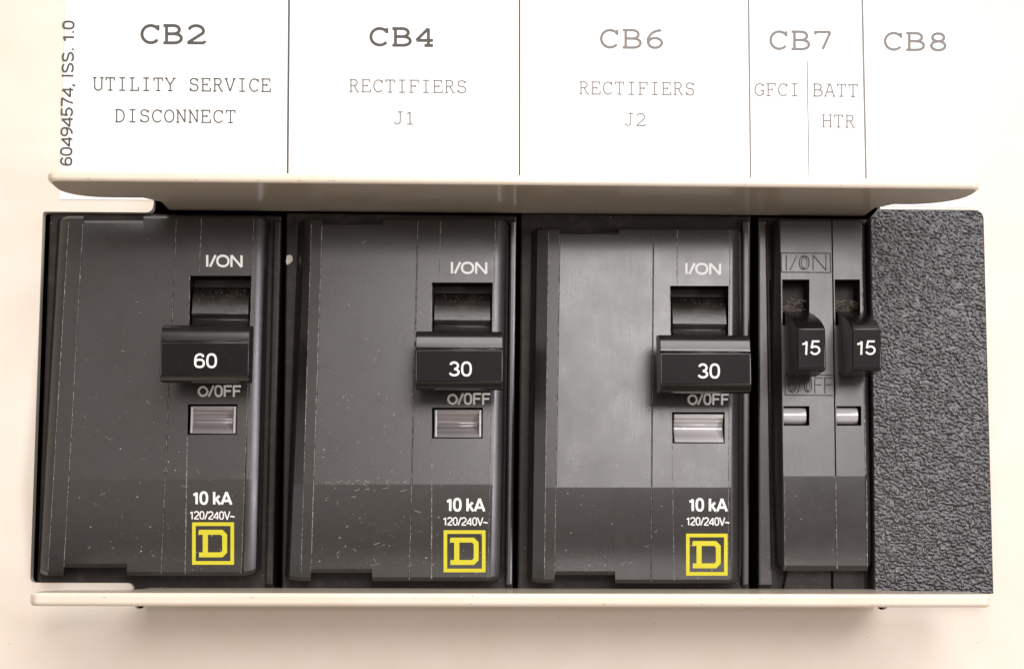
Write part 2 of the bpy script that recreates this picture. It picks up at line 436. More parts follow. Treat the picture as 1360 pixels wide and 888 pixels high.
flange(779.5, 795.5, U(37, 795, H)[0], U(1319.5, 797, H)[0], NL - 13, NR, H, 84, 'lower_flange', 50, 40, 1)
# bend fillets where the flanges leave the sheet
for nm, vv, sg, l, r in (('upper_bend', 267.5, -1, NL, NR), ('lower_bend', 795.5, 1, NL - 13, NR)):
    bm = bmesh.new(); R_ = 14
    pr = [(vv - sg * 2, 0.0 - 3), (vv + sg * R_, -3), (vv + sg * R_, 0.3)]
    pr += [(vv + sg * R_ - sg * R_ * math.sin(math.radians(t)), R_ + .3 - R_ * math.cos(math.radians(t))) for t in (18, 36, 54, 72, 90)]
    pr += [(vv - sg * 2, R_ + .3)]
    prism_profile(bm, l + 7, r - 7, pr)
    obj(nm, bm, M['flange'], panel, smooth=40)

# ------------------------------------------------------------------ paper label above the opening
lw = lambda x, y: 0.9
label = thing('paper_label', 'white printed circuit label with ruled columns headed CB2 to CB8, above the breakers', 'label', (680, 262, 0))
tl, tr = U(75.5, 0), U(1297, 0)
bm = bmesh.new()
prism_uv(bm, [(73.5, -160), (1305, -160), (1305, 266), (73.5, 266)], 0.15, 1.0)
obj('label_sheet', bm, M['paper'], label)
for x0, y0, x1, y1, wd, mt in ((384, -12, 382, 232, 2.6, 'ink'), (690, -12, 690, 236, 2.2, 'ink'), (994, -12, 997, 240, 2.2, 'ink_glare'),
                           (1145, -12, 1150.3, 240, 2.4, 'ink_glare'), (1072, 81, 1074.6, 240, 1.4, 'ink_glare')):
    bm = bmesh.new()
    ribbon(bm, [(x0, y0), (x1, y1)], wd / 2, lambda X, Y, l: W(*U(X, Y, 1.25)))
    for f in bm.faces:
        f.normal_update()
        if f.normal.y > 0: f.normal_flip()
    obj('ruled_line', bm, M[mt], label)
up0 = (0.0, -1.0)
for s, x0, x1, y0, y1, h in (('CB2', 187, 273, 58, 58.3, 25), ('CB4', 491, 577, 61, 61.6, 24), ('CB6', 797, 882.5, 64, 64.8, 25),
                       ('CB7', 1022, 1105.5, 66, 66.8, 25), ('CB8', 1174, 1258.5, 67, 67.8, 24)):
    lettering('heading_lettering', s, (x0, y0), (x1, y1), h, 4.0 if x0 < 500 else 3.5, lw, M['ink' if x0 < 700 else 'ink_glare'], label, 'slab', up=up0)
for s, x0, x1, y0, y1, h in (('UTILITY SERVICE', 124, 360, 120.5, 122.5, 18), ('DISCONNECT', 153, 313, 162.5, 163.8, 17.5),
                       ('RECTIFIERS', 464, 620, 122.8, 124.2, 17.5), ('J1', 523, 551, 165.5, 165.8, 17.5),
                       ('RECTIFIERS', 769.5, 923, 125.6, 127, 17.5), ('J2', 829, 857.5, 167.3, 167.7, 17.5),
                       ('GFCI', 1002, 1062, 127.8, 128.2, 17.3), ('BATT', 1080, 1139.5, 128.4, 129, 17.3), ('HTR', 1092, 1135.5, 169.3, 170, 17.3)):
    lettering('column_lettering', s, (x0, y0), (x1, y1), h, 1.75, lw, M['ink' if x0 < 460 else 'ink_glare'], label, 'slab', up=up0)
lettering('number_lettering', '60494574, ISS. 1.0', (95.5, 221), (98.8, 27), 15.5, 2.5, lw, M['ink'], label, 'sans', up=(-1.0, -0.015))

# ------------------------------------------------------------------ breakers
rng = random.Random(7)
def lin(p, y):
    """p = (x at y=300, x at y=770)"""
    return p[0] + (p[1] - p[0]) * (y - 300) / 470.0

def worn(parent, pts, wf, wd=1.1, seed=0, mt='wear', name='worn_edge'):
    """thin irregular rubbed line along a mould edge"""
    r = random.Random(seed); bm = bmesh.new(); P = []
    for (xa, ya), (xb, yb) in zip(pts[:-1], pts[1:]):
        n = max(2, int(math.hypot(xb - xa, yb - ya) / 4))
        for k in range(n): P.append((xa + (xb - xa) * k / n, ya + (yb - ya) * k / n))
    P.append(pts[-1])
    L = []
    for i, (x, y) in enumerate(P):
        q = noise.noise(Vector((i * 0.12, seed * 3.7, 0))) * 0.5 + 0.5
        hw = wd * (0.3 + 0.6 * q + 0.4 * r.random() * q)
        if q < 0.28: hw *= 0.75
        j = r.uniform(-.25, .25)
        L.append((bm.verts.new(W(*U(x + j - hw / 2, y, wf(x, y) + .4))), bm.verts.new(W(*U(x + j + hw / 2, y, wf(x, y) + .4)))))
    for a_, b_ in zip(L[:-1], L[1:]): bm.faces.new((a_[0], a_[1], b_[1], b_[0]))
    for f in bm.faces:
        f.normal_update()
        if f.normal.y > 0: f.normal_flip()
    return obj(name, bm, M[mt], parent)

def dust(parent, box, wf, n, seed, low=0.5, name='dust_specks', big=1.0):
    r = random.Random(seed); bm = bmesh.new()
    for i in range(n):
        x = r.uniform(box[0], box[2]); y = box[1] + (box[3] - box[1]) * (r.random() ** low)
        sz = 0.25 + 0.9 * r.random() ** 6 * big; ang = r.random() * 6.28; el = r.choice((1, 1, 1, 1.4, 4.0 if sz < .8 else 1.5))
        vs = []
        k = 6
        for q in range(k):
            a_ = 6.283 * q / k; rr = sz * r.uniform(.6, 1.2)
            dx, dy = rr * math.cos(a_) * el, rr * math.sin(a_) / (1 if el < 2 else 2.2)
            X = x + dx * math.cos(ang) - dy * math.sin(ang); Y = y + dx * math.sin(ang) + dy * math.cos(ang)
            vs.append(bm.verts.new(W(*U(X, Y, wf(X, Y) + .3))))
        bm.faces.new(vs)
    for f in bm.faces:
        f.normal_update()
        if f.normal.y > 0: f.normal_flip()
    return obj(name, bm, M['dust'], parent, kind='stuff')

def pit(bm, corners, wfun, depth_w):
    """four walls and a floor of a pocket; corners in px"""
    top = [bm.verts.new(W(*U(x, y, wfun(x, y)))) for x, y in corners]
    uv = [U(x, y, wfun(x, y)) for x, y in corners]
    bot = [bm.verts.new(W(u, v, depth_w)) for u, v, _ in uv]
    n = len(corners)
    for i in range(n): bm.faces.new((top[i], top[(i + 1) % n], bot[(i + 1) % n], bot[i]))
    bm.faces.new(bot)

FOOT = -10.0
def double_breaker(p):
    root = thing('circuit_breaker', p['label'], 'circuit breaker', U(p['cx'], p['yb'], 0), 'double pole circuit breakers in the panel opening')
    yT, yc, yb = p['yT'], p['yc'], p['yb']
    sd = p['seed']
    def fw_(y):
        if y < yc: return 24 + 23 * (y - yT) / (yc - yT) - 4.0 * p['roll'] / 65 * max(0.0, 1 - (y - yT) / p['roll']) ** 2
        return 47 - 17 * (y - yc) / (yb - yc)
    face = lambda x, y: fw_(y)
    # columns: (x line, drop below the face)
    c = p['cols']
    cols = [(c['F0'], 'foot'), ((c['F0'][0] + 1.5, c['F0'][1] + 1.5), 30), (c['L0'], 13), ((c['L0'][0] + 3, c['L0'][1] + 3), 9), (c['A'], 1.5),
            (c['B'], 0.6), ((c['B'][0] + 1, c['B'][1] + 1), 0)]
    def at(l, d): return (l[0] + d, l[1] + d)
    cols += [(at(c['N'], -.2), 0), (at(c['N'], .2), 0)]
    cols += [(at(c['C'], -1.0), 0), (c['C'], .7), (at(c['C'], 1.0), 0), (c['SL'], 0), (c['IR'], 0), (c['SR'], 0), (c['E'], 0), (at(c['E'], .8), .7), (at(c['E'], 4), .8)]
    R0 = c['R0']
    for k, (f_, d) in enumerate(((.14, 1.6), (.34, 3.3), (.54, 5.0), (.70, 7.0), (.86, 13), (1.0, 26))):
        cols.append(((c['E'][0] + 4 + (R0[0] - c['E'][0] - 4) * f_, c['E'][1] + 4 + (R0[1] - c['E'][1] - 4) * f_), d))
    cols.append(((R0[0] + 1, R0[1] + 1), 'foot'))
    nc = len(cols)
    iB, iN = 6, 7
    rows = [('t', 0), ('t', 1), ('t', 2)] + [('y', yT + 12 + (p['roll'] - 12) * k / 5) for k in range(1, 6)] + [('y', p['s1']), ('y', p['s2']), ('y', p['i1']), ('y', p['i2']), ('y', yc - 1), ('y', yc), ('b', 2), ('b', 1), ('b', 0)]
    bm = bmesh.new(); G = []
    for kind, r_ in rows:
        line = []
        for ci, (l, d) in enumerate(cols):
            notch_b = 11 if iB <= ci <= iN else 0
            notch_t = 6 if iB <= ci <= iN else 0
            edge = (12, 10, 6, 3)[ci] if ci <= 3 else ((1, 2, 4, 7, 11, 15, 18)[ci - nc + 7] if ci >= nc - 7 else 0)
            if kind == 't': y = yT + notch_t + edge * .5 + (0, 0, 3)[r_]
            elif kind == 'b': y = yb - notch_b - edge * .7 - (0, 0, 5)[r_]
            else: y = r_
            wf0 = fw_(min(max(y, yT), yb))
            w = FOOT if d == 'foot' else max(FOOT + 2, wf0 - d)
            if kind in 'tb':
                if r_ == 0: w = FOOT
                elif r_ == 1: w = max(FOOT, w - 4)
            line.append(bm.verts.new(W(*U(lin(l, y), y, w))))
        G.append(line)
    iSL, iIR, iSR = 12, 13, 14
    for r in range(len(G) - 1):
        for q in range(nc - 1):
            if rows[r][1] == p['s1'] and iSL <= q < iSR: continue
            if rows[r][1] == p['i1'] and rows[r][0] == 'y' and iSL <= q < iIR: continue
            bm.faces.new((G[r][q], G[r][q + 1], G[r + 1][q + 1], G[r + 1][q]))
    bmesh.ops.recalc_face_normals(bm, faces=bm.faces)
    if sum(f.normal.y for f in bm.faces) > 0:
        for f in bm.faces: f.normal_flip()
    obj('case', bm, M['plastic'], root, smooth=13)
    # pockets
    bm = bmesh.new()
    SLs, SRs = lambda y: lin(c['SL'], y), lambda y: lin(c['SR'], y)
    pit(bm, [(SLs(p['s1']), p['s1']), (SRs(p['s1']), p['s1']), (SRs(p['s2']), p['s2']), (SLs(p['s2']), p['s2'])], face, -30)
    obj('toggle_slot', bm, M['matte'], root)
    bm = bmesh.new()
    IRs = lambda y: lin(c['IR'], y)
    pit(bm, [(SLs(p['i1']), p['i1']), (IRs(p['i1']), p['i1']), (IRs(p['i2']), p['i2']), (SLs(p['i2']), p['i2'])], face, 10)
    obj('window_recess', bm, M['matte'], root)
    # base shoulder
    bm = bmesh.new()
    s0, s1 = p['shoulder']
    q = [U(s0[0], 286, FOOT - 2), U(s1[0], 290, FOOT - 2), U(s1[1], 790, FOOT - 2), U(s0[1], 790, FOOT - 2)]
    prism_uv(bm, [(a_[0], a_[1] + (-4 if i < 2 else 0)) for i, a_ in enumerate(q)], -200, FOOT - 1)
    obj('base', bm, M['plastic_dusty'], root, bevel=2.5)
    # raised ledge beside the shoulder on the right
    bm = bmesh.new()
    l0, l1 = p['ledge']
    q = [U(l0[0], 292, 0), U(l1[0], 292, 0), U(l1[1], 778, 0), U(l0[1], 778, 0)]
    prism_uv(bm, [(a_[0], a_[1]) for a_ in q], FOOT - 4, 0)
    obj('side_ledge', bm, M[('plastic_dusty', 'plastic', 'tandem')[sd - 1]], root, bevel=3)
    # indicator window: a ribbed clear lens curved inwards
    bm = bmesh.new()
    x0, x1 = SLs(p['i1']) + 3, IRs(p['i1']) - 1.5
    y0, y1 = p['i1'] + 2.5, p['i2'] - 1.5
    n = 22; pr = []
    for k in range(n + 1):
        t = k / n; y = y0 + (y1 - y0) * t
        w = fw_(y) - 2 - 8 * math.sin(math.pi * min(1, max(0, (t - .08) / .84)))
        if p['lens'] == 'lens_bright' and .1 < t < .5: w += (1.1 if k % 3 == 0 else 0)
        if p['lens'] == 'lens' and k in (3, 12): w += .9
        if k in (0, n): w = fw_(y) - 1.5
        pr.append((U(x0, y, w)[1], w))
    pr += [(pr[-1][0], 14), (pr[0][0], 14)]
    prism_profile(bm, U(x0, y0, fw_(y0))[0], U(x1, y0, fw_(y0))[0], pr)
    win = obj('indicator_window', bm, M[p['lens']], root, smooth=35, bevel=.8)
    bm = bmesh.new()
    for xx in ((x0 + .8, x1 - 3.6) if p['lens'] == 'lens' else ()):
        ua = U(xx, y0, fw_(y0))[0]; ub = U(xx + 3, y0, fw_(y0))[0]
        prism_profile(bm, ua, ub, [(U(xx, y0 + 1, fw_(y0))[1], fw_(y0) - 1), (U(xx, y1 - 1, fw_(y1))[1], fw_(y1) - 1), (U(xx, y1 - 1, 30)[1], 18), (U(xx, y0 + 1, 30)[1], 18)])
    obj('window_rib', bm, M['rim'], win, bevel=.6)
    # rocker inside the slot
    d0, hl, d1 = p['drum']          # top, highlight, bottom (px)
    bm = bmesh.new(); pr = []
    fb = fw_(d0)
    for t, w in ((0, -14), (.01, fb - 22), (.08, fb - 14), (.20, fb - 8.5), (.34, fb - 5), (.48, fb - 2.4), (.60, fb - .8), (.68, fb - .1), (.72, fb - 1.5), (.78, fb - 6), (.84, fb - 7), (.90, fb - 2), (.96, fb + 12), (1.0, fb + 30), (1.02, fb + 55)):
        pr.append((U(SLs(d0), d0 + (d1 - d0) * t, w)[1], w))
    vb = pr[-1][0] + 20
    pr += [(vb, fb + 55), (vb, -14)]
    ua, ub = U(SLs(d0) + 2.5, d0, fb)[0], U(SRs(d0) - 2.5, d0, fb)[0]
    prism_profile(bm, ua, ub, pr)
    rk = obj('toggle_rocker', bm, M['grime'], root, smooth=30, bevel=.8)
    # gritty dust lying on the rocker
    tb = ((0, fb - 22), (.08, fb - 14), (.20, fb - 8.5), (.34, fb - 5), (.48, fb - 2.4), (.60, fb - .8), (.70, fb - .1))
    def rw(x, y):
        t = (y - d0) / (d1 - d0)
        for (ta, wa), (tc, wc) in zip(tb[:-1], tb[1:]):
            if ta <= t <= tc: return wa + (wc - wa) * (t - ta) / (tc - ta) + .4
        return fb
    g = dust(root, (SLs(d0) + 5, d0 + 3, SRs(d0) - 6, d0 + (d1 - d0) * .62), rw, 110, sd + 90, 1.5, 'rocker_dust', .5)
    g.data.materials[0] = M['grit']
    # handle
    hx0, hx1 = p['hx']; ht, he, hb, hl_ = p['hy']   # top back edge, front face top, front face bottom, lip bottom
    WF = 127.0
    bm = bmesh.new()
    xm = (hx0 + hx1) / 2
    pr = [(U(xm, y, w)[1], w) for y, w in ((ht + 1, 82), (ht, 110), (ht + .8, 115), (ht + 2.5, 118.6), (ht + 5, 120.6), (ht + 8.5, 122.2), (he - 10, 123.6), (he - 5, 124.7), (he - 2.6, 125.0), (he - 1.2, 123.8),
                                           (he, WF), (hb, WF), (hb + .8, WF - 2), (hl_ - 2.5, WF - 6), (hl_, WF - 12), (hl_ + .5, 86))]
    prism_profile(bm, U(hx0, he, WF)[0], U(hx1, he, WF)[0], pr)
    hd = obj('toggle_handle', bm, M['glossy'], root, smooth=24, bevel=1.5)
    # matte rating plate: the flat front of the handle
    bm = bmesh.new()
    q = [U(hx0 + 1.5, he + 1.2, WF), U(hx1 - 1.5, he + 1.2, WF), U(hx1 - 1.5, hb - 1, WF), U(hx0 + 1.5, hb - 1, WF)]
    prism_uv(bm, [(a_[0], a_[1]) for a_ in q], WF - 2, WF + .5)
    obj('handle_face', bm, M['matte'], hd, bevel=.5)
    n0, n1, nb, nh = p['num']
    lettering('rating_number', p['rating'], (n0, nb), (n1, nb + .3), nh, 2.9, lambda x, y: WF + .5, M['white_ink'], hd, up=(0, -1))
    # lettering on the case
    for s, k, wt, mt in (('I/ON', 'on', 3.0, 'white_ink'), ('o/0FF', 'off', 2.8, 'shaded_ink'), ('10 kA', 'ka', 3.3, 'white_ink'), ('120/240V~', 'volt', 1.6, 'white_ink')):
        x0, x1, yb_, h = p[k]
        nm = {'on': 'on_lettering', 'off': 'off_lettering', 'ka': 'current_lettering', 'volt': 'voltage_lettering'}[k]
        lettering(nm, s, (x0, yb_), (x1, yb_ + .6), h, wt, face, M[mt], root, up=(0, -1))
    # square emblem with a letter D inside
    x0, y0, x1, y1 = p['logo']
    bm = bmesh.new(); w_ = x1 - x0; h_ = y1 - y0
    pl = lambda X, Y, l: W(*U(x0 + X * w_, y0 + Y * h_, face(0, y0 + Y * h_) + .35 + l))
    q = .043 * 1.05
    ribbon(bm, [(q, q), (1 - q, q), (1 - q, 1 - q), (q, 1 - q)], q, pl, closed=True)
    ribbon(bm, [(.165, .235), (.70, .235), (.775, .31), (.775, .69), (.70, .765), (.165, .765)], .058, pl)
    ribbon(bm, [(.315, .29), (.315, .71)], .062, pl)
    ribbon(bm, [(.165, .21), (.165, .30)], .012, pl)
    for f in bm.faces:
        f.normal_update()
        if f.normal.y > 0: f.normal_flip()
    obj('emblem', bm, M['yellow'], root)
    # rubbed edges
    def line(key, y0, y1, wd, off=0.0, drop=0.0, k=0):
        worn(root, [(lin(c[key], y0) + off, y0), (lin(c[key], y1) + off, y1)], lambda x, y: fw_(min(max(y, yT), yb)) - drop, wd, sd * 10 + k)
    line('A', yT + 8, yb - 8, p['wearA'], 0, 1.2, 1)
    line('B', yT + 10, yb - 12, p['wearB'], 0, .6, 2)
    line('C', yT + 4, yb - 2, p['wearC'], 0, 0, 3)
    line('SL', p['i2'] + 2, yb - 3, p['wearD'], -.3, 0, 4)
    dl = p['dline']
    worn(root, [(dl[0], yT + 3), (dl[1], p['s1'] - 1)], face, 1.1, sd * 10 + 5)
    line('SL', p['s1'] + 1, p['s2'] - 12, 1.0, -.4, 0, 6)
    line('E', yT + 4, yb - 3, .8, .4, .2, 7)
    worn(root, [(lin(c['B'], yb - 11.5), yb - 11.5), (lin(c['N'], yb - 11.5) , yb - 11.5)], face, 0.5, sd * 10 + 8)
    dust(root, (lin(c['B'], 500) + 2, yT + 25, lin(c['SL'], 500) - 4, yb - 14), face, p['dust'], sd, .45)
    dust(root, (lin(c['SL'], 700), p['i2'] + 5, lin(c['E'], 700), yb - 6), face, p['dust'] // 3, sd + 50, .7)
    r = random.Random(sd * 7 + 3); bm = bmesh.new()
    for k in range(p['dust'] // 5):
        x = r.uniform(lin(c['B'], 500) + 4, lin(c['E'], 500) - 6); y = r.uniform(yT + 30, yb - 14) if r.random() < .5 else r.uniform(yc - 20, yb - 14)
        if lin(c['SL'], y) - 44 < x and p['s1'] - 40 < y < p['i2'] + 6: continue
        if lin(c['SL'], y) - 4 < x and y > yc: continue
        a_ = r.uniform(-.9, .9); L_ = r.uniform(2, 9); cv = r.uniform(-.12, .12)
        pts = []
        for t in range(6):
            pts.append((x, y)); x += math.cos(a_) * L_ / 5; y += math.sin(a_) * L_ / 5; a_ += cv + r.uniform(-.2, .2)
        ribbon(bm, pts, r.uniform(.12, .32), lambda X, Y, l: W(*U(X, Y, face(X, Y) + .3 + l)))
    for f in bm.faces:
        f.normal_update()
        if f.normal.y > 0: f.normal_flip()
    obj('scratches', bm, M['dust'], root, kind='stuff')
    if sd == 2:
        bm = bmesh.new()
        for k in range(45):
            x = r.uniform(415, 545) if r.random() < .4 else r.gauss(478, 22); y = yc + r.gauss(-2.5, 1.8); L_ = r.uniform(.6, 3)
            ribbon(bm, [(x, y), (x + L_, y + r.uniform(-.4, .4))], r.uniform(.12, .35), lambda X, Y, l: W(*U(X, Y, face(X, Y) + .3 + l)))
        for f in bm.faces:
            f.normal_update()
            if f.normal.y > 0: f.normal_flip()
        obj('dust_line', bm, M['dust'], root, kind='stuff')
    return root

double_breaker(dict(
    label='leftmost double breaker, rated 60 on its black handle', cx=210, yT=287, yc=636.5, yb=764,
    cols=dict(F0=(76, 50.5), L0=(80, 53), A=(91, 63), B=(110, 84), N=(190, 168), C=(234, 213.5), SL=(253.5, 246), IR=(322, 309), SR=(335.5, 323), E=(336.5, 319.5), R0=(357, 346)),
    s1=366, s2=440, i1=536.5, i2=577, shoulder=((66, 48.5), (374, 363)), ledge=((363, 352), (373.5, 362.5)), lens='lens',
    drum=(381, 416, 433), hx=(213, 331), hy=(432, 454.5, 499.6, 508), num=(257, 289, 488, 18.8), rating='60',
    on=(272, 323, 354, 15.5), off=(262.5, 320.5, 526.2, 14.8), ka=(255, 308, 669, 16.5), volt=(251.5, 312, 689, 10.8), logo=(255, 693, 311, 749.5),
    seed=1, roll=66, wearA=1.1, wearB=1.0, wearC=1.0, wearD=1.6, dline=(267.8, 264.5), dust=150))
double_breaker(dict(
    label='double breaker rated 30 between the 60 breaker and the shinier 30 breaker', cx=528, yT=290, yc=643.5, yb=771,
    cols=dict(F0=(396, 378), L0=(402, 381.5), A=(413.5, 399.5), B=(427.8, 412.5), N=(508, 494), C=(555, 543.5), SL=(574, 573.5), IR=(642, 640.5), SR=(656, 647), E=(657.5, 647.5), R0=(676, 668.5)),
    s1=375, s2=450, i1=541, i2=582, shoulder=((380, 374), (686.5, 681)), ledge=((677, 671), (686, 680.5)), lens='lens',
    drum=(389, 424, 442), hx=(552, 668), hy=(440, 464.5, 507, 517.5), num=(595.5, 627.5, 499, 19), rating='30',
    on=(597, 648, 363, 15.2), off=(594, 651.5, 536.5, 14.8), ka=(592, 644, 678, 16.8), volt=(588, 648, 697, 10.8), logo=(589, 703.5, 645, 759.5),
    seed=2, roll=62, wearA=1.0, wearB=1.3, wearC=1.1, wearD=1.4, dline=(585.3, 583), dust=240))
double_breaker(dict(
    label='double breaker rated 30 beside the narrow twin breaker, with a bright sheen', cx=846, yT=302, yc=647.5, yb=774,
    cols=dict(F0=(706, 700), L0=(711, 704), A=(728.6, 723), B=(743.5, 736.5), N=(822, 817), C=(868, 864.5), SL=(889, 895.5), IR=(962, 963), SR=(968, 966), E=(969, 966.5), R0=(985, 984)),
    s1=379.5, s2=455, i1=547, i2=588.5, shoulder=((692, 687), (997, 995)), ledge=((986, 985.5), (996.5, 994.5)), lens='lens_bright',
    drum=(394, 428, 447), hx=(877, 997.5), hy=(445, 469, 510.5, 522), num=(926, 957, 501.8, 19.2), rating='30',
    on=(908.5, 958.5, 364, 14.6), off=(913, 968.5, 537, 14.6), ka=(914, 966, 678, 16.6), volt=(911, 969, 697, 10.8), logo=(911, 708, 966.5, 764),
    seed=3, roll=34, wearA=1.1, wearB=.8, wearC=.7, wearD=.9, dline=(899.5, 899.5), dust=110))

# ---- the narrow twin breaker
def twin_breaker():
    root = thing('tandem_breaker', 'narrow twin breaker with two small handles marked 15', 'circuit breaker', U(1095, 757, 0))
    yT, yc, yb = 291, 632.5, 757.5
    def fw_(y):
        if y < yc: return 22 + 23 * (y - yT) / (yc - yT)
        return 45 - 15 * (y - yc) / (yb - yc)
    face = lambda x, y: fw_(min(max(y, yT), yb))
    cols = [((1020, 1030), 'foot'), ((1022, 1031), 34), ((1030, 1035), 14), ((1034.5, 1040), 2), ((1036.5, 1042), 0), ((1044, 1042.4), 0),
            ((1037.5, 1043), 0), ((1075, 1075), 0), ((1104, 1111), 0), ((1105, 1112), 2.0), ((1106, 1113), 0), ((1107.5, 1114), 0), ((1141.5, 1146), 0), ((1143.5, 1151), 0),
            ((1145.5, 1153), 2), ((1147, 1155), 6), ((1149, 1157), 16), ((1150, 1158), 'foot')]
    cols.pop(5)
    rows = [('t', 0), ('t', 1), ('t', 2), ('y', 371), ('y', 432), ('y', 539), ('y', 565), ('y', yc - 1), ('y', yc), ('b', 2), ('b', 1), ('b', 0)]
    i0, i1, i2, i3 = 5, 6, 10, 11
    bm = bmesh.new(); G = []; nc = len(cols)
    for kind, r_ in rows:
        ln = []
        for ci, (l, d) in enumerate(cols):
            edge = 5 if ci < 3 or ci > nc - 4 else 0
            if kind == 't': y = yT + edge + (0, 0, 3)[r_]
            elif kind == 'b': y = yb - edge * 1.5 - (0, 0, 7)[r_]
            else: y = r_
            w = FOOT if d == 'foot' else face(0, y) - d
            if kind in 'tb':
                if r_ == 0: w = FOOT
                elif r_ == 1: w -= 5
            ln.append(bm.verts.new(W(*U(lin(l, y), y, w))))
        G.append(ln)
    for r in range(len(G) - 1):
        for q in range(nc - 1):
            if rows[r] in (('y', 371), ('y', 539)) and q in (i0, i2): continue
            bm.faces.new((G[r][q], G[r][q + 1], G[r + 1][q + 1], G[r + 1][q]))
    bmesh.ops.recalc_face_normals(bm, faces=bm.faces)
    if sum(f.normal.y for f in bm.faces) > 0:
        for f in bm.faces: f.normal_flip()
    obj('case', bm, M['tandem'], root, smooth=13)
    for a_, b_ in ((i0, i1), (i2, i3)):
        L = lambda y: lin(cols[a_][0], y)
        R = lambda y: lin(cols[b_][0], y)
        bm = bmesh.new(); pit(bm, [(L(371), 371), (R(371), 371), (R(432), 432), (L(432), 432)], face, -40)
        obj('toggle_slot', bm, M['dark'], root)
        bm = bmesh.new(); pit(bm, [(L(539), 539), (R(539), 539), (R(565), 565), (L(565), 565)], face, 12)
        obj('window_recess', bm, M['matte'], root)
        # silvery cylinder window
        bm = bmesh.new(); pr = []
        x0, x1 = L(550) - .5, R(550) - 3.5
        for k in range(9):
            t = math.pi * (k / 8); y = 552 - 11 * math.cos(t); w = fw_(552) - 12 + 9 * math.sin(t)
            pr.append((U(x0, y, w)[1], w))
        prism_profile(bm, U(x0, 552, fw_(552))[0], U(x1, 552, fw_(552))[0], pr)
        obj('indicator_window', bm, M['lens_bright'], root, smooth=50)
    # base
    bm = bmesh.new()
    q = [U(1006, 288, FOOT - 2), U(1153, 291, FOOT - 2), U(1161, 790, FOOT - 2), U(1007, 790, FOOT - 2)]
    prism_uv(bm, [(a_[0], a_[1]) for a_ in q], -200, FOOT - 1)
    obj('base', bm, M['plastic_dusty'], root, bevel=2.5)
    bm = bmesh.new()
    q = [U(1007, 292, -2), U(1018.5, 292, -2), U(1026, 778, -2), U(1007.5, 778, -2)]
    prism_uv(bm, [(a_[0], a_[1]) for a_ in q], FOOT - 4, -2)
    obj('side_ledge', bm, M['tandem'], root, bevel=2.5)
    for x0, x1 in ((1046, 1103.5), (1105.5, 1148)):
        bm = bmesh.new()
        q = [U(x0, 754, -2), U(x1, 754, -2), U(x1, 790, -2), U(x0 - (8 if x0 < 1100 else 0), 790, -2)]
        prism_uv(bm, [(a_[0], a_[1]) for a_ in q], FOOT - 4, 1)
        obj('foot_block', bm, M['plastic_dusty'], root, bevel=1.5)
    # handles
    WF = 118.0
    for fx0, fx1, sx, n0, n1 in ((1059, 1096.5, 1039, 1063, 1090), (1132, 1170.5, 1110.5, 1136, 1163.5)):
        bm = bmesh.new()
        pr = [(U(fx0, y, w)[1], w) for y, w in ((413, 5), (414, 22), (417, 50), (422, 80), (427, 99), (432, 111), (436, WF), (489.5, WF), (492.5, WF - 5), (493, WF - 12), (500, 62), (497, 45), (486, 25), (470, 5))]
        prism_profile(bm, U(fx0, 450, WF)[0], U(fx1, 450, WF)[0], pr)
        hd = obj('toggle_handle', bm, M['glossy'], root, smooth=24, bevel=1.6)
        bm = bmesh.new()
        q = [U(fx0 + .8, 437.5, WF), U(fx1 - 1.2, 437.5, WF), U(fx1 - 1.6, 489, WF), U(fx0 + .8, 489, WF)]
        prism_uv(bm, [(a_[0], a_[1]) for a_ in q], WF - 2, WF + .5)
        obj('handle_face', bm, M['matte'], hd, bevel=.5)
        lettering('rating_number', '15', (n0, 470.8), (n1, 471), 18.8, 2.5, lambda x, y: WF + .5, M['white_ink'], hd, up=(0, -1), lean=.04)
        # fluff caught in the slot above the handle
        bm = bmesh.new(); r = random.Random(int(fx0))
        for k in range(26):
            x = r.uniform(sx + 1, sx + 30); y = r.uniform(398, 413); w = r.uniform(5, 24)
            pts = []
            dx, dy = r.uniform(-5, 5), r.uniform(-3, 3)
            for t in range(5): pts.append((x + dx * t / 2 + r.uniform(-.7, .7), y + dy * t / 2 + r.uniform(-.7, .7)))
            ribbon(bm, pts, .22, lambda X, Y, l: W(*U(X, Y, w + l)))
        obj('fluff', bm, M['fluff'], root, kind='stuff')
    # boxed moulded markings
    def box_mark(x0, y0, x1, y1, s, nm):
        bm = bmesh.new()
        pl = lambda X, Y, l: W(*U(X, Y, face(X, Y) + 1.0 + l))
        ribbon(bm, [(x0, y0), (x1, y0 + .6), (x1 + .4, y1 + .6), (x0 + .6, y1)], .55, pl, closed=True)
        pos = x0 + 3; tot = sum(SANS[ch][0] for ch in s); k = (x1 - x0 - 6) / tot; h = (y1 - y0) * .78
        for ch in s:
            wd, st = SANS[ch]
            for q in st:
                ribbon(bm, [(pos + X * k, y1 - 2.5 - Y * h) for X, Y in q], .62, pl)
                ribbon(bm, [(pos + X * k + 2.6 * (1 if X < wd / 2 else -1) * (len(q) > 3), y1 - 2.5 - Y * h * (.84 if len(q) > 3 else 1) - (h * .08 if len(q) > 3 else 0)) for X, Y in q], .4, pl)
            pos += wd * k
        for f in bm.faces:
            f.normal_update()
            if f.normal.y > 0: f.normal_flip()
        mo = obj(nm, bm, M['mould'], root)
        md = mo.modifiers.new('relief', 'SOLIDIFY'); md.thickness = 1.1 * S; md.offset = -1
    box_mark(1037.5, 335.5, 1103, 361, 'I/0N', 'on_marking')
    box_mark(1042.5, 497, 1109.5, 524, '0/0FF', 'off_marking')
    worn(root, [(1042, 640), (1042.6, 754)], face, .8, 71)
    worn(root, [(lin((1105, 1112), 632), 632), (1112, 756)], face, 1.4, 72)
    worn(root, [(1151, 636), (1152, 752)], face, 1.3, 73)
    worn(root, [(1143.8, 300), (1150, 630)], face, 1.2, 77)
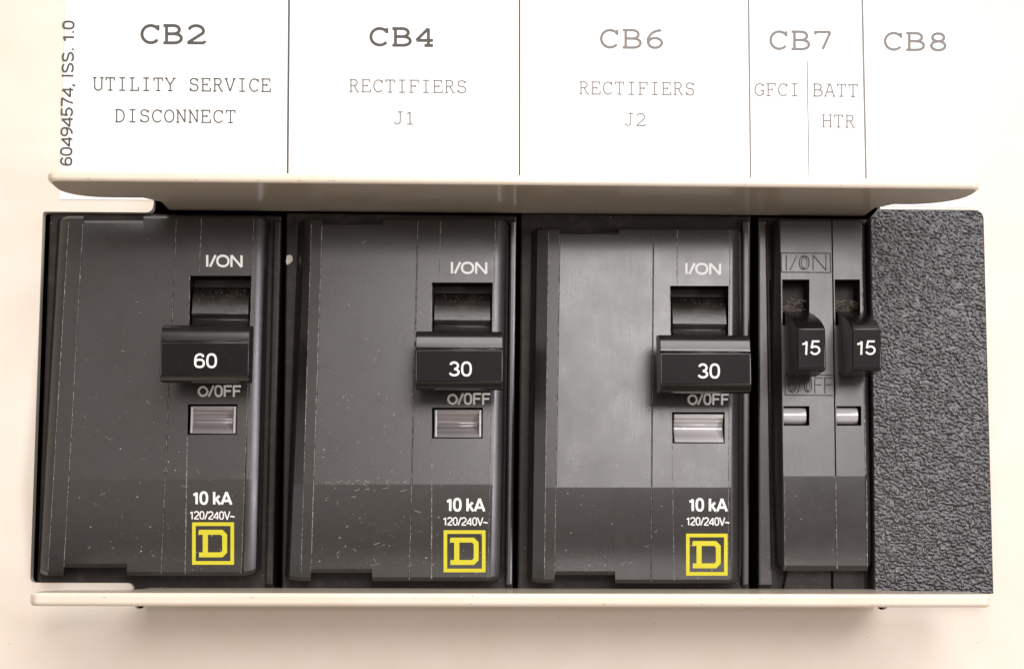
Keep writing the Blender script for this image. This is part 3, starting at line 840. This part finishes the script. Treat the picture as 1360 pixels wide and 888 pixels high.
    worn(root, [(1037.5, 300), (1041, 600)], lambda x, y: face(x, y) - 1, 1.3, 74)
    dust(root, (1044, 560, 1146, 752), face, 40, 75, .5)
    dust(root, (1010, 500, 1024, 778), lambda x, y: -1.5, 60, 76, .7, big=.6)
twin_breaker()

# ------------------------------------------------------------------ grained blanking plate
bm = bmesh.new()
WB = 24.0
e = [U(1155.0, 277, WB), U(1307, 277, WB), U(1320.5, 795, WB), U(1161, 800, WB)]
uL0, uL1 = e[0][0], e[3][0]; uR0, uR1 = e[1][0], e[2][0]; vt, vb_ = e[0][1], e[3][1] - 12
nx, ny = 170, 560
def gh(u, v):
    wob = noise.noise_vector(Vector((u * .07, v * .07, 5.0)))
    p_ = Vector((u * .15 + v * .035 + wob.x * .5, v * .205 - u * .03 + wob.y * .5, 3.3 + wob.z * .3))
    d, _ = noise.voronoi(p_, distance_metric='DISTANCE', exponent=2.5)
    cell = min(1.0, (d[1] - d[0]) * 2.6) ** .7
    return 1.5 * cell + .85 * noise.noise(p_ * 1.9) + .8 * noise.noise(p_ * .5)
grid = []
rc = 13.0
for j in range(ny + 1):
    t = j / ny; v = vt + (vb_ - vt) * t
    ul = uL0 + (uL1 - uL0) * t; ur = uR0 + (uR1 - uR0) * t
    dv = v - vt
    if dv < rc:
        ur -= rc - math.sqrt(max(0, rc * rc - (rc - dv) ** 2))
        ul += max(0, (14 - dv) * .9) if dv < 14 else 0
    row = []
    for i in range(nx + 1):
        s_ = i / nx; u = ul + (ur - ul) * s_
        edge = min(1, min(s_, 1 - s_) * nx / 2.0, t * ny / 2.0)
        row.append(bm.verts.new(W(u, v, WB - 3 + 3 * edge ** .5 + gh(u, v) * edge)))
    grid.append(row)
for j in range(ny):
    for i in range(nx): bm.faces.new((grid[j][i], grid[j + 1][i], grid[j + 1][i + 1], grid[j][i + 1]))
rim = grid[0][:] + [r[-1] for r in grid[1:]] + grid[-1][-2::-1] + [r[0] for r in grid[-2:0:-1]]
bk = [bm.verts.new(Vector((v.co.x, -0.6 * S, v.co.z))) for v in rim]
for i in range(len(rim)):
    j = (i + 1) % len(rim); bm.faces.new((rim[i], rim[j], bk[j], bk[i]))
bmesh.ops.recalc_face_normals(bm, faces=bm.faces)
pl_ = thing('blanking_plate', 'black leather grained plastic blanking plate at the right end of the opening', 'cover plate', (1235, 790, 0))
obj('plate', bm, M['leather'], pl_, smooth=60)
bm = bmesh.new()
prism_uv(bm, [(uL0 + 2, 300), (1302, 300), (1302, 770), (uL1 + 2, 770)], -120, 0.2)
obj('plate_body', bm, M['matte'], pl_)

# ------------------------------------------------------------------ small loose things
bm = bmesh.new()
r = random.Random(3)
vs = []
for (dx, dy) in ((-3.5, -6), (1, -7.5), (4.5, -5), (4.8, 1), (1.5, 4.5), (-3.2, 7), (-4.6, 2)):
    vs.append(U(384.3 + dx, 345.5 + dy, FOOT + 1))
prism_uv(bm, [(a_[0], a_[1]) for a_ in vs], FOOT - .9, FOOT + 3.2)
o = obj('paint_chip', bm, M['chip'], bevel=1.0)
tag(o, 'pale crumb of dried paint lodged in the gap beside the 60 breaker', 'crumb')

# scuffs on the flange edges and specks on the painted sheet (part of the panel)
M['scuff'], _, _ = mat('brown_scuff', (0.36, 0.25, 0.18), 0.8)
bm = bmesh.new(); r = random.Random(11)
def blot(u, v, w, a_, b_):
    vs = []
    for k in range(7):
        t = 6.283 * k / 7; q = r.uniform(.55, 1.1)
        vs.append(bm.verts.new(W(u + a_ * q * math.cos(t), v + b_ * q * math.sin(t), w)))
    f = bm.faces.new(vs); f.normal_update()
    if f.normal.y > 0: f.normal_flip()
for k in range(26):
    u = r.uniform(130, 1230); blot(u, r.choice((277.0, 277.4, 792.3, 785, 782.6)), H + .12, r.uniform(.6, 2.6), r.uniform(.25, .6))
for k in range(34):
    u = r.uniform(-80, 1450); v = r.choice((r.uniform(812, 930), r.uniform(300, 900)))
    if 20 < u < 1340 and v < 815: continue
    blot(u, v, .12, r.uniform(.4, 1.1), r.uniform(.3, .8))
obj('scuffs', bm, M['scuff'], panel, kind='stuff')

M['stain'], _, _ = mat('yellow_stain', (0.66, 0.60, 0.42), 0.8)
bm = bmesh.new()
for (x, y, a_, b_) in ((877, 211, 1.8, 1.2), (874.6, 210, .8, .6), (1180, 232, .7, .5)):
    p_ = U(x, y, 1.2); blot(p_[0], p_[1], 1.2, a_, b_)
obj('stain', bm, M['stain'], label, kind='stuff')
